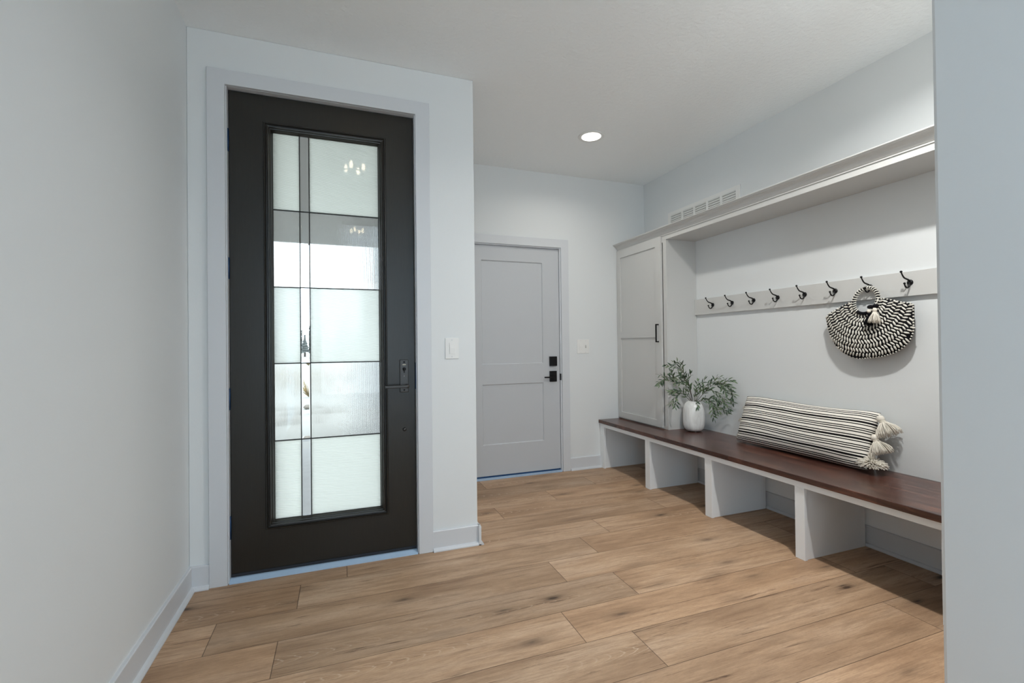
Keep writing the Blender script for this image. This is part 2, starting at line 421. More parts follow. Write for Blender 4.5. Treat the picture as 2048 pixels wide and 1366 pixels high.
# front wall with the entry door opening
OX0, OX1, OZ = -.5467, .4143, 2.492
struct('wall_front', cells(bmesh.new(), [XL, OX0, OX1, XE], [0, OZ, H], lambda i, j: not (i == 1 and j == 0), Y1, Y1+.14), M['wall'], bevel=.004)
struct('wall_return', B((XE-.14, XE, Y1+.14, Y2+.14, 0, H)), M['wall'])
GX0, GX1, GZ = .965, 1.912, 2.064
struct('wall_back', cells(bmesh.new(), [XE, GX0, GX1, XR+.14], [0, GZ, H], lambda i, j: not (i == 1 and j == 0), Y2, Y2+.14), M['wall'])
struct('wall_right', B((XR, XR+.14, NY-.1, Y2, 0, H)), M['wall'])
struct('wall_near', B((NX, XR, -1.4, NY, 0, H)), M['wall'], bevel=.012)
struct('wall_side', turn_yz(cells(bmesh.new(), [YB, -3.3, -2.0, -1.4], [0, .15, 2.3, H], lambda i, j: not (i == 1 and j == 1), NX, NX+.14)), M['wall'])
# rear wall behind the camera, with an opening added for sky light
struct('wall_behind', cells(bmesh.new(), [XL, -.35, .75, NX], [0, .28, 2.4, H], lambda i, j: not (i == 1 and j == 1), YB-.1, YB), M['wall'])

# baseboards: flat board with a small shoe moulding
BH = .114
def bb_x(name, x0, x1, yf, sgn=-1):     # runs along x, face looks to -y
    b = bmesh.new()
    extrude_profile_x(b, [(yf, 0), (yf-.030, 0), (yf-.030, .006), (yf-.024, .015), (yf-.014, .019), (yf-.014, BH-.004), (yf-.011, BH), (yf, BH)], x0, x1)
    return struct(name, b, M['trim'])
def bb_y(name, y0, y1, xf, s):          # runs along y, face looks to s (+1 = +x)
    b = bmesh.new()
    extrude_profile(b, [(xf, 0), (xf+s*.030, 0), (xf+s*.030, .006), (xf+s*.024, .015), (xf+s*.014, .019), (xf+s*.014, BH-.004), (xf+s*.011, BH), (xf, BH)], y0, y1)
    return struct(name, b, M['trim'])
bb_y('baseboard_left', -.9, Y1, XL, 1)
bb_x('baseboard_front_left', XL+.012, -.6115, Y1)
bb_x('baseboard_front_right', .4820, XE+.014, Y1)
bb_y('baseboard_return', Y1-.03, Y2, XE, 1)
bb_x('baseboard_back_left', XE+.03, .890, Y2)
bb_x('baseboard_back_right', 1.9865, 2.326, Y2)
bb_y('baseboard_right', NY, Y2, XR-.015, -1)

# ------------------------------------------------------------------ entry door
SX0, SX1, SZ0, SZ1 = -.5267, .3943, .0210, 2.4761
YF = Y1 + .030           # room face of the slab
DT = .045
# casing, jamb and stop
def casing(name, x0, x1, ix0, ix1, z1, iz, yf, mat):
    b = cells(bmesh.new(), [x0, ix0, ix1, x1], [0, iz, z1], lambda i, j: not (i == 1 and j == 0), yf-.018, yf)
    o = struct(name, b, mat, bevel=.002); return o
t1 = casing('trim_1', -.612, .4823, -.534, .4016, 2.5542, 2.4795, Y1, M['trim'])
struct('trim_2', B((OX0, SX0-.0025, Y1-.002, Y1+.14, 0, OZ), (SX1+.0025, OX1, Y1-.002, Y1+.14, 0, OZ), (SX0-.0025, SX1+.0025, Y1-.002, Y1+.14, SZ1+.0025, OZ),
    (SX0-.0025, SX0+.012, YF+DT+.002, Y1+.14, .02, SZ1), (SX1-.012, SX1+.0025, YF+DT+.002, Y1+.14, .02, SZ1), (SX0, SX1, YF+DT+.002, Y1+.14, SZ1-.012, SZ1+.0025)), M['trim'], bevel=.0012)
b = bmesh.new()
extrude_profile_x(b, [(Y1-.012, 0), (Y1-.012, .006), (Y1+.014, .0175), (Y1+.15, .0175), (Y1+.15, 0)], SX0-.002, SX1+.002)
struct('trim_3', b, M['sill'])
d1 = thing('door_1', 'tall dark brown entry door with a narrow five-row glass panel', None, (SX0, YF, SZ0), kind='structure')
LX0, LX1, LZ0, LZ1 = -.3316, .2002, .2774, 2.2919       # visible glass
HX0, HX1, HZ0, HZ1 = LX0-.02, LX1+.02, LZ0-.02, LZ1+.02
obj('door_slab', cells(bmesh.new(), [SX0, HX0, HX1, SX1], [SZ0, HZ0, HZ1, SZ1], lambda i, j: not (i == 1 and j == 1), YF, YF+DT), M['door'], d1, bevel=.0015)
# stepped picture-frame moulding round the glass, both faces
def frame_sweep(b, prof, yface, sy):
    """prof: list of (inset from the outer edge, height out of the door face)"""
    X0, X1, Z0, Z1 = -.3700, .2416, .2350, 2.3350
    rings = []
    for ins, hh in prof:
        x0, x1, z0, z1 = X0+ins, X1-ins, Z0+ins, Z1-ins
        rings.append([b.verts.new((x, yface + sy*hh, z)) for x, z in ((x0, z0), (x1, z0), (x1, z1), (x0, z1))])
    for a, c in zip(rings, rings[1:]):
        for k in range(4): b.faces.new((a[k], a[(k+1)%4], c[(k+1)%4], c[k]))
prof = [(0, 0), (0, .010), (.003, .014), (.008, .015), (.0105, .011), (.012, .007), (.0155, .0065), (.017, .012), (.0205, .0155), (.025, .0145), (.027, .009), (.0285, .005), (.032, .004), (.034, .001), (.036, -.004), (.0386, -.012), (.0415, -.0155), (.0415, -.02)]
b = bmesh.new(); frame_sweep(b, prof, YF, -1); o = obj('glass_moulding', b, M['door'], d1)
b = bmesh.new(); frame_sweep(b, prof, YF+DT, 1); obj('glass_moulding', b, M['door'], d1)
# leaded glass: five rows, a clear strip between two reeded columns
hz = [LZ0, .6815, 1.085, 1.4861, 1.8916, LZ1]
vx = [LX0, -.2019, -.1554, LX1]
GY = YF + .020
kinds = ['glass_diag', 'glass_vert', 'glass_diag', 'glass_vert', 'glass_diag']
for r in range(5):
    z0 = hz[r] - (.012 if r == 0 else 0); z1 = hz[r+1] + (.012 if r == 4 else 0)
    for q in range(3):
        x0 = vx[q] - (.012 if q == 0 else 0); x1 = vx[q+1] + (.012 if q == 2 else 0)
        if q == 1:
            b = bmesh.new(); bv = .0075; e = .0006
            # bevelled pane: flat centre, sloping edges on the room side
            o0 = [b.verts.new(p) for p in ((x0+e, GY+.0015, z0+e), (x1-e, GY+.0015, z0+e), (x1-e, GY+.0015, z1-e), (x0+e, GY+.0015, z1-e))]
            i0 = [b.verts.new(p) for p in ((x0+bv, GY-.001, z0+bv*2), (x1-bv, GY-.001, z0+bv*2), (x1-bv, GY-.001, z1-bv*2), (x0+bv, GY-.001, z1-bv*2))]
            k0 = [b.verts.new(p) for p in ((x0+e, GY+.005, z0+e), (x1-e, GY+.005, z0+e), (x1-e, GY+.005, z1-e), (x0+e, GY+.005, z1-e))]
            for k in range(4):
                b.faces.new((o0[k], o0[(k+1)%4], i0[(k+1)%4], i0[k])); b.faces.new((o0[k], o0[(k+1)%4], k0[(k+1)%4], k0[k]))
            b.faces.new(i0); b.faces.new(k0)
            o = obj('clear_pane', b, M['glass_clear'], d1); o['label'] = 'clear bevelled glass pane'
        else:
            e = .0006
            o = obj('reeded_pane', B((x0+e, x1-e, GY, GY+.005, z0+e, z1-e)), M[kinds[r]], d1)
            o['label'] = 'vertically reeded glass pane' if kinds[r] == 'glass_vert' else 'finely cross-reeded frosted glass pane'
b = bmesh.new()
for z in hz[1:5]: box(b, LX0-.01, LX1+.01, GY-.0025, GY+.0075, z-.0027, z+.0027)
for x in vx[1:3]: box(b, x-.0023, x+.0023, GY-.003, GY+.008, LZ0-.01, LZ1+.01)
obj('lead_strips', b, M['lead'], d1)
# lever handle on a tall plate
hd = obj('handle_plate', B((.3085, .3575, YF-.008, YF-.0002, .908, 1.092)), M['gunmetal'], d1, bevel=.004, seg=3)
b = bmesh.new(); tube(b, [(.345, YF-.008, .9445), (.345, YF-.048, .9445)], .0105, 16)
ball(b, (.345, YF-.046, .9445), .0115, 12)
box(b, .2245, .347, YF-.058, YF-.044, .937, .952); obj('lever', b, M['gunmetal'], hd, bevel=.003)
b = bmesh.new(); lathe(b, [(.001, -.003), (.0045, -.003), (.005, 0)], .333, YF-.0083, 1.079, 12, axis='y'); obj('screw', b, M['black'], hd)
b = bmesh.new(); lathe(b, [(.001, -.003), (.0045, -.003), (.005, 0)], .333, YF-.0083, .921, 12, axis='y'); obj('screw', b, M['black'], hd)
b = bmesh.new(); lathe(b, [(.001, -.009), (.0085, -.009), (.0095, -.006), (.0095, 0)], .333, YF-.0083, 1.040, 18, axis='y'); box(b, .3312, .3348, YF-.026, YF-.0165, 1.018, 1.050)
obj('thumb_turn', b, M['black'], hd)
o = obj('lock_badge', B((.324, .342, YF-.0090, YF-.0080, 1.0615, 1.0665)), plain('pale_brass_badge', srgb(176, 170, 150), .4, metal=.3), hd); o['label'] = 'small pale badge strip'
b = bmesh.new(); lathe(b, [(.0003, -.001), (.0016, -.001), (.0017, 0)], .333, YF-.0082, 1.000, 8, axis='y'); obj('indicator', b, M['plate'], hd)
b = bmesh.new(); lathe(b, [(.002, -.011), (.007, -.010), (.0105, -.006), (.0115, -.002), (.0115, -.0003)], .333, YF, .698, 24, axis='y'); obj('round_knob', b, M['gunmetal'], d1)
for z0, z1 in ((2.163, 2.277), (1.517, 1.625), (.858, .966), (.211, .326)):
    b = bmesh.new(); box(b, -.5325, SX0+.0005, YF-.009, YF-.001, z0, z1); tube(b, [(-.5300, YF-.008, z0), (-.5300, YF-.008, z1)], .0055, 10)
    obj('hinge', b, M['hinge'], d1)
obj('latch_plate', B((.3952, .3966, YF-.020, YF+.006, .925, 1.075)), M['hinge'], d1)
obj('bottom_sweep', B((SX0+.001, SX1-.001, YF-.004, YF-.0003, .0182, .034)), M['seal'], d1)

# ------------------------------------------------------------------ garage entry door in the back wall
casing('trim_4', .888, 1.985, .9755, 1.9085, 2.1375, 2.0605, Y2, M['trim'])
struct('trim_5', B((GX0, .9795, Y2-.002, Y2+.12, 0, GZ), (1.8985, GX1, Y2-.002, Y2+.12, 0, GZ), (.9795, 1.8985, Y2-.002, Y2+.12, 2.0505, GZ)), M['trim'], bevel=.001)
struct('trim_6', B((.98, 1.898, Y2-.016, Y2+.1, 0, .014)), M['sill'])
YG = Y2 + .014
d2 = thing('door_2', 'light gray two-panel interior door with black lever and deadbolt', None, (.982, YG, .025), kind='structure')
gx0, gx1, gz0, gz1 = .982, 1.896, .027, 2.0475
px0, px1 = 1.1511, 1.7324
P1 = (1.0005, 1.9175); P2 = (.2948, .8249)
b = cells(bmesh.new(), [gx0, px0, px1, gx1], [gz0, P2[0], P2[1], P1[0], P1[1], gz1], lambda i, j: not (i == 1 and j in (1, 3)), YG, YG+.04)
obj('door_frame', b, M['garage_door'], d2)
for a, c in (P1, P2):
    b = bmesh.new(); r = []
    for ins, dy in ((0, 0.0), (.004, .006), (.007, .009), (.009, .009)):
        r.append([b.verts.new((x, YG+dy, z)) for x, z in ((px0+ins, a+ins), (px1-ins, a+ins), (px1-ins, c-ins), (px0+ins, c-ins))])
    for q, s in zip(r, r[1:]):
        for k in range(4): b.faces.new((q[k], q[(k+1)%4], s[(k+1)%4], s[k]))
    b.faces.new(r[-1]); box(b, px0, px1, YG+.012, YG+.03, a, c)
    obj('recessed_panel', b, M['garage_door'], d2)
obj('deadbolt_plate', B((1.7915, 1.8625, YG-.022, YG-.0002, .9735, 1.060)), M['black'], d2, bevel=.003)
lv_ = obj('lever_plate', B((1.7915, 1.8625, YG-.014, YG-.0002, .829, .927)), M['black'], d2, bevel=.003)
b = bmesh.new(); tube(b, [(1.825, YG-.013, .872), (1.825, YG-.05, .872)], .009, 12); box(b, 1.722, 1.834, YG-.056, YG-.045, .866, .879); obj('lever', b, M['black'], lv_, bevel=.002)
obj('strike_plate', B((1.8978, 1.9012, YG-.024, YG+.004, .84, .90)), M['black'], d2)
obj('bottom_sweep', B((gx0+.002, gx1-.002, YG-.003, YG+.02, .0145, .0265)), M['hinge'], d2)

# ------------------------------------------------------------------ switches
def switch(name, label, x0, x1, z0, z1, yf, rockers, toggle=None):
    t = thing(name, label, 'light switch', ((x0+x1)/2, yf, z0))
    pl = obj('cover_plate', B((x0, x1, yf-.006, yf-.0003, z0, z1)), M['plate'], t, bevel=.002)
    zc = (z0+z1)/2
    for cx in rockers:
        b = B((cx-.0175, cx+.0175, yf-.0068, yf-.0055, zc-.034, zc+.034)); obj('rocker_bezel', b, M['plate'], t, bevel=.0006)
        b = bmesh.new(); extrude_profile_x(b, [(yf-.006, zc-.031), (yf-.0085, zc-.031), (yf-.0105, zc), (yf-.0085, zc+.031), (yf-.006, zc+.031)], cx-.0145, cx+.0145)
        obj('rocker', b, M['plate'], t)
    if toggle is not None:
        b = bmesh.new(); box(b, toggle-.006, toggle+.006, yf-.0075, yf-.0055, zc-.013, zc+.013); obj('toggle_bezel', b, plain('pale_gray_plastic', srgb(190, 190, 190), .5), t)
        b = bmesh.new(); extrude_profile_x(b, [(yf-.006, zc-.004), (yf-.020, zc+.002), (yf-.020, zc+.009), (yf-.006, zc+.007)], toggle-.0035, toggle+.0035); obj('toggle', b, M['plate'], t)
    for z in (z0+.012, z1-.012):
        for cx in list(rockers)+([toggle] if toggle else []):
            b = bmesh.new(); lathe(b, [(.0004, -.001), (.0026, -.001), (.0028, 0)], cx, yf-.006, z, 10, axis='y'); obj('screw', b, M['trim'], pl)
    return t
switch('rocker_switch', 'white single rocker light switch right of the dark entry door', .5638, .6435, 1.0932, 1.2134, Y1, [.6036])
switch('double_switch', 'white two-gang switch plate between gray door and tall cabinet', 2.0715, 2.1986, 1.0831, 1.214, Y2, [2.109], 2.162)

# ------------------------------------------------------------------ bench
BX, BT, BU = 2.2916, .4518, .4209
DX = 2.3076
bench = thing('bench', 'long built-in white cubby bench with a dark red-brown wooden top', 'bench', (DX, NY+.003, 0))
RB = .386
y_end = NY + .003
obj('front_rail', B((DX, DX+.019, y_end, Y2-.002, RB, BU-.0005)), M['bench'], bench, bevel=.001)
for y0, y1 in ((3.818, Y2-.0325), (3.1298, 3.1897), (2.4660, 2.5280), (1.8040, 1.8600), (1.142, 1.200)):
    o = obj('stile', B((DX, DX+.019, y0, y1 if y1 < 3.5 else Y2-.002, 0.0005, RB)), M['bench'], bench, bevel=.001)
    yc = (y0+y1)/2
    if y1 > 3.5: pa, pb = 3.834, Y2-.002
    else: pa, pb = y0+.008, y1-.008
    obj('divider_panel', B((DX+.0192, XR-.047 if y1 < 3.5 else XR-.047, pa, pb, .0005, BU-.0005)), M['bench'], bench)
obj('bench_top', B((BX, XR-.002, NY+.002, Y2-.001, BU, BT)), M['bench_top'], bench, bevel=.0025)['label'] = 'dark red-brown stained wooden bench top'
# plain back boarding above the baseboard inside the cubbies
obj('back_board', B((XR-.0145, XR-.0008, y_end, Y2-.002, .0, BU-.0005)), M['bench'], bench)

# ------------------------------------------------------------------ tall cabinet
CX, FZ, FT = 2.5315, 2.0311, 2.0755
CY0, CY1 = 3.1775, Y2-.001
cab = thing('tall_cabinet', 'tall narrow gray locker cabinet standing on the far end of the bench', 'cabinet', (CX, CY0, BT))
b = B((CX+.019, XR-.0015, CY0, CY0+.019, BT+.0005, FZ-.0005), (CX+.019, XR-.0015, CY1-.019, CY1, BT+.0005, FZ-.0005),
      (XR-.008, XR-.0015, CY0+.019, CY1-.019, BT+.0005, FZ-.0005), (CX+.019, XR-.008, CY0+.019, CY1-.019, BT+.0005, BT+.019))
obj('carcass', b, M['cabinet'], cab)
obj('face_frame', B((CX, CX+.019, CY0, CY0+.042, BT+.0005, FZ-.0005), (CX, CX+.019, CY1-.02, CY1, BT+.0005, FZ-.0005), (CX, CX+.019, CY0+.042, CY1-.02, FZ-.02, FZ-.0005), (CX, CX+.019, CY0+.042, CY1-.02, BT+.0005, BT+.024)), M['cabinet'], cab, bevel=.0008)
ky0, ky1, kz0, kz1 = 3.2255, CY1-.004, .4645, 2.052
kz1 = FT-.012
xf = CX-.0195
py0, py1 = 3.298, 3.826
ps = [(.520, 1.222), (1.285, 1.989)]
b = turn_yz(cells(bmesh.new(), [ky0, py0, py1, ky1], [kz0, ps[0][0], ps[0][1], ps[1][0], ps[1][1], kz1], lambda i, j: not (i == 1 and j in (1, 3)), xf, CX-.001), None)
box(b, xf+.009, CX-.003, py0, py1, ps[0][0], ps[1][1])
kd = obj('cabinet_door', b, M['cabinet'], cab)
b = bmesh.new()
box(b, xf-.030, xf-.021, 3.258, 3.268, 1.178, 1.332)
box(b, xf-.026, xf-.0002, 3.258, 3.268, 1.322, 1.332); box(b, xf-.026, xf-.0002, 3.258, 3.268, 1.178, 1.188)
o = obj('pull_handle', b, M['black'], kd, bevel=.001); o['label'] = 'slim black bar pull'

# ------------------------------------------------------------------ overhead header with crown moulding
hdr = thing('overhead_header', 'long gray overhead soffit board with crown moulding above the bench niche', 'shelf', (CX, NY+.002, FZ))
obj('soffit', B((CX+.0, XR-.001, NY+.002, CY1, FZ, FT)), M['cabinet'], hdr, bevel=.001)
cx_ = CX
cr = [(cx_, FT-.010), (cx_-.006, FT-.010), (cx_-.006, FT-.004), (cx_-.010, FT+.000), (cx_-.013, FT+.005), (cx_-.016, FT+.012), (cx_-.021, FT+.020), (cx_-.029, FT+.027), (cx_-.038, FT+.032),
      (cx_-.046, FT+.034), (cx_-.050, FT+.036), (cx_-.052, FT+.040), (cx_-.056, FT+.041), (cx_-.0585, FT+.044), (cx_-.0585, FT+.0485), (XR-.001, FT+.0485), (XR-.001, FT+.0003), (cx_, FT+.0003)]
b = bmesh.new(); extrude_profile(b, cr, NY+.002, CY1)
obj('crown_moulding', b, M['cabinet'], hdr)

# ------------------------------------------------------------------ hook rail and hooks
RX = XR - .021
obj('hook_rail', B((RX, XR-.0008, NY+.002, CY0-.0008, 1.4034, 1.5340)), M['cabinet'], None, bevel=.0015)
setp(bpy.data.objects['hook_rail'], 'long gray board on the niche wall carrying eight black hooks', 'rail')
hy = [2.9697-.1984*k for k in range(8)]
hk_lab = ['black coat hook closest to the tall cabinet', 'black coat hook, second one along from the tall cabinet', 'black coat hook, third one along from the tall cabinet',
          'black coat hook, fourth one along from the tall cabinet', 'black coat hook, fifth one along from the tall cabinet', 'empty black coat hook just left of the woven bag',
          'black coat hook that the woven bag hangs from', 'black coat hook at the near end, right of the bag']
def hook(y, label):
    z = 1.475
    t = thing('coat_hook', label, 'hook', (RX, y, z), 'double coat hooks on the rail')
    b = bmesh.new()
    lathe(b, [(.001, -.008), (.010, -.0075), (.0135, -.005), (.0150, -.002), (.0150, -.0003)], RX, y, z-.001, 20, axis='x')
    obj('back_plate', b, M['black'], t)
    b = bmesh.new()
    p = smooth_path([(RX-.005, y, z+.004), (RX-.014, y, z+.012), (RX-.032, y, z+.017), (RX-.048, y, z+.022), (RX-.061, y, z+.034), (RX-.071, y, z+.049)], 5)
    tube(b, p, [.0052-.0022*i/(len(p)-1) for i in range(len(p))], 10)
    ball(b, (RX-.0725, y, z+.0525), .0062, 12); obj('upper_arm', b, M['black'], t)
    b = bmesh.new()
    p = smooth_path([(RX-.005, y, z-.002), (RX-.008, y, z-.018), (RX-.018, y, z-.0285), (RX-.031, y, z-.0290), (RX-.041, y, z-.021), (RX-.046, y, z-.010)], 5)
    tube(b, p, [.0050-.0018*i/(len(p)-1) for i in range(len(p))], 10)
    ball(b, (RX-.0465, y, z-.0075), .0058, 12); obj('lower_arm', b, M['black'], t)
    return t
h0 = hook(hy[0], hk_lab[0])
for k in range(1, 8):
    r = h0.copy(); C.objects.link(r); r.location.y = hy[k]; r['label'] = hk_lab[k]
    for ch in list(h0.children):
        c = ch.copy(); C.objects.link(c); c.parent = r

# ------------------------------------------------------------------ wall vent above the crown
vt = thing('wall_vent', 'white louvered return air grille on the wall above the crown moulding', 'vent', (XR, 2.695, 2.19))
vy0, vy1, vz0, vz1 = 2.695, 3.520, 2.190, 2.362
wy0, wy1, wz0, wz1 = 2.735, 3.481, 2.225, 2.337
b = B((XR-.008, XR-.0005, vy0, wy0, vz0, vz1), (XR-.008, XR-.0005, wy1, vy1, vz0, vz1), (XR-.008, XR-.0005, wy0, wy1, vz0, wz0), (XR-.008, XR-.0005, wy0, wy1, wz1, vz1))
sw = (wy1-wy0)/5
for k in range(1, 5): box(b, XR-.0078, XR-.001, wy0+k*sw-.010, wy0+k*sw+.010, wz0, wz1)
bmesh.ops.remove_doubles(b, verts=b.verts, dist=1e-5)
obj('frame', b, M['plate'], vt, bevel=.0006)
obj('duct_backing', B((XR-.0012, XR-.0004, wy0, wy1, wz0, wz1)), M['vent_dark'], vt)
b = bmesh.new()
for s in range(6):
    z = wz0+.006+s*.0190
    for k in range(5):
        ya, yb2 = wy0+k*sw+(.010 if k else 0), wy0+(k+1)*sw-(.010 if k < 4 else 0)
        vs = [b.verts.new(q) for q in ((XR-.0072, ya, z+.005), (XR-.0018, ya, z-.003), (XR-.0018, ya, z+.003), (XR-.0072, ya, z+.0105),
                                       (XR-.0072, yb2, z+.005), (XR-.0018, yb2, z-.003), (XR-.0018, yb2, z+.003), (XR-.0072, yb2, z+.0105))]
        for f in ((0,1,2,3), (4,7,6,5), (0,4,5,1), (1,5,6,2), (2,6,7,3), (3,7,4,0)): b.faces.new([vs[i] for i in f])
obj('louvers', b, M['plate'], vt)

# ------------------------------------------------------------------ recessed ceiling lights
def downlight(x, y, label, power, col=(1, .93, .84)):
    t = thing('recessed_light', label, 'ceiling light', (x, y, H))
    b = bmesh.new(); lathe(b, [(.071, -.0005), (.098, -.0005), (.0975, -.004), (.092, -.0065), (.075, -.006), (.071, -.003)], x, y, H, 40)
    # ring: drop the caps to leave an opening
    bmesh.ops.delete(b, geom=[f for f in b.faces if len(f.verts) > 4], context='FACES_ONLY')
    obj('trim_ring', b, M['plate'], t)
    b = bmesh.new(); lathe(b, [(.072, -.0045), (.072, -.001)], x, y, H, 40); obj('lens', b, M['lens'], t)
    l = bpy.data.lights.new('downlight_lamp', 'AREA'); l.shape = 'DISK'; l.size = .10; l.energy = power; l.color = col; l.spread = math.radians(156)
    o = bpy.data.objects.new('downlight_lamp', l); C.objects.link(o); o.parent = t; o.location = (0, 0, -.0075)
    return t
downlight(1.79, 3.09, 'lit recessed ceiling light over the bench walkway', 5.2, (1, .96, .88))
downlight(1.78, 1.06, 'lit recessed ceiling light just outside the picture, level with the woven bag', 31, (.99, .985, .955))

# semi-flush hall fixtures whose bulbs mirror in the entry door glass
def fixture(x, y, label):
    t = thing('hall_fixture', label, 'ceiling light', (x, y, H), 'flush hall ceiling fixtures')
    b = bmesh.new(); lathe(b, [(.001, -.03), (.055, -.028), (.065, -.01), (.065, -.0005)], x, y, H, 28); tube(b, [(x, y, H-.03), (x, y, H-.14)], .007, 8); obj('canopy', b, M['black'], t)
    b = bmesh.new()
    for z, r in ((H-.10, .17), (H-.24, .17)):
        tube(b, [(x+r*math.cos(a*PI/18), y+r*math.sin(a*PI/18), z) for a in range(37)], .005, 6, cap=False)
    for a in range(6): tube(b, [(x+.17*math.cos(a*PI/3), y+.17*math.sin(a*PI/3), H-.10), (x+.17*math.cos(a*PI/3), y+.17*math.sin(a*PI/3), H-.24)], .004, 6)
    for a in range(3): tube(b, [(x+.17*math.cos(a*PI/3), y+.17*math.sin(a*PI/3), H-.10), (x-.17*math.cos(a*PI/3), y-.17*math.sin(a*PI/3), H-.10)], .004, 6)
    obj('drum_frame', b, M['black'], t)
    for a in range(4):
        cx, cy = x+.07*math.cos(a*PI/2+.4), y+.07*math.sin(a*PI/2+.4)
        b = bmesh.new(); lathe(b, [(.002, -.06), (.010, -.05), (.014, -.03), (.011, -.008), (.006, 0)], cx, cy, H-.14, 12); obj('bulb', b, M['bulb'], t)
    return t
fixture(.11, 1.58, 'black drum ceiling fixture mirrored high in the door glass')
fixture(.19, -.50, 'black drum ceiling fixture further back in the hall, mirrored lower in the door glass')

# ------------------------------------------------------------------ vase and branches
VX, VY = 2.690, 3.060
t = thing('white_vase', 'rounded white marbled ceramic vase on the bench by the cabinet', 'vase', (VX, VY, BT))
b = bmesh.new()
outp = [(.030, .006), (.052, .006), (.064, .012), (.074, .026), (.081, .050), (.0835, .085), (.0835, .130), (.0825, .165), (.079, .195), (.071, .218), (.058, .234), (.046, .241), (.040, .245), (.0385, .246),
        (.0365, .243), (.040, .236), (.060, .222), (.073, .195), (.076, .14), (.074, .05), (.05, .02), (.002, .018)]
lathe(b, outp, VX, VY, BT, 48)
obj('vessel', b, M['vase'], t)
for a in range(3):
    b = bmesh.new(); lathe(b, [(.001, .0003), (.006, .0003), (.007, .009), (.001, .009)], VX+.036*math.cos(a*2.1-2.0), VY+.036*math.sin(a*2.1-2.0), BT, 12); o = obj('foot', b, M['vase'], t)
BR = [
 [(2.681,3.061,.69),(2.636,3.05,.846),(2.597,3.037,.913),(2.52,3.038,.974),(2.416,3.049,.994)],
 [(2.675,3.063,.69),(2.603,3.062,.835),(2.509,3.07,.856),(2.421,3.075,.882),(2.353,3.074,.85)],
 [(2.672,3.067,.69),(2.575,3.064,.765),(2.513,3.051,.751),(2.449,3.04,.686)],
 [(2.68,3.065,.69),(2.574,3.046,.784),(2.442,3.042,.782)],
 [(2.681,3.061,.69),(2.625,3.045,.829),(2.553,3.035,.956),(2.474,3.028,1.016)],
 [(2.681,3.061,.69),(2.636,3.05,.834),(2.564,3.049,.872),(2.487,3.051,.893),(2.449,3.038,.947)],
 [(2.699,3.045,.69),(2.708,2.966,.809),(2.733,2.882,.866),(2.757,2.804,.842),(2.781,2.733,.77)],
 [(2.698,3.04,.69),(2.719,2.931,.80),(2.734,2.878,.786),(2.754,2.817,.746),(2.77,2.769,.661)],
 [(2.70,3.035,.69),(2.715,2.944,.729),(2.729,2.898,.676),(2.74,2.864,.622)],
 [(2.685,3.045,.69),(2.67,3.006,.807),(2.695,3.012,.858)],
 [(2.688,3.04,.69),(2.701,2.991,.819),(2.712,2.953,.879)],
 [(2.69,3.04,.69),(2.72,2.926,.713),(2.736,2.875,.672),(2.747,2.841,.636)],
 [(2.70,3.04,.69),(2.726,2.906,.83),(2.756,2.809,.859),(2.775,2.75,.818),(2.777,2.746,.746)],
 [(2.684,3.045,.69),(2.672,3.012,.706),(2.663,2.983,.658)],
]
BL = ['arching up to the left and highest but one', 'reaching furthest left in front of the cabinet door', 'drooping low at the left of the vase', 'stretching level to the left', 'rising highest at the upper left',
      'curling upward in the middle left', 'arching right towards the pillow', 'drooping far to the right in front of the wall', 'hanging low at the right of the rim', 'short and upright above the rim', 'short and tilted right above the rim',
      'drooping just right of the rim, lowest there', 'longest at the upper right with a bent tip', 'tiny sprig hanging over the front of the rim']
lr = random.Random(5)
def leaf(b, p, d, n, ln, wd):
    """folded lanceolate leaf"""
    d = d.normalized(); s = d.cross(n).normalized(); n = s.cross(d).normalized()
    prof = [(0, .0), (.12, .45), (.32, .95), (.5, 1), (.72, .7), (.9, .28), (1, 0)]
    mid, le, ri = [], [], []
    for u, ww in prof:
        c = p + d*ln*u - n*ln*.16*u*u
        mid.append(b.verts.new(c))
        if 0 < u < 1:
            le.append(b.verts.new(c + s*wd*ww*.5 + n*wd*ww*.16)); ri.append(b.verts.new(c - s*wd*ww*.5 + n*wd*ww*.16))
    le = [mid[0]] + le + [mid[-1]]; ri = [mid[0]] + ri + [mid[-1]]
    for k in range(len(mid)-1):
        for e, fl in ((le, 0), (ri, 1)):
            vs = [mid[k], mid[k+1]] + ([e[k+1]] if e[k+1] is not mid[k+1] else []) + ([e[k]] if e[k] is not mid[k] else [])
            if len(vs) > 2:
                if fl: vs = vs[::-1]
                f = b.faces.new(vs); f.smooth = True
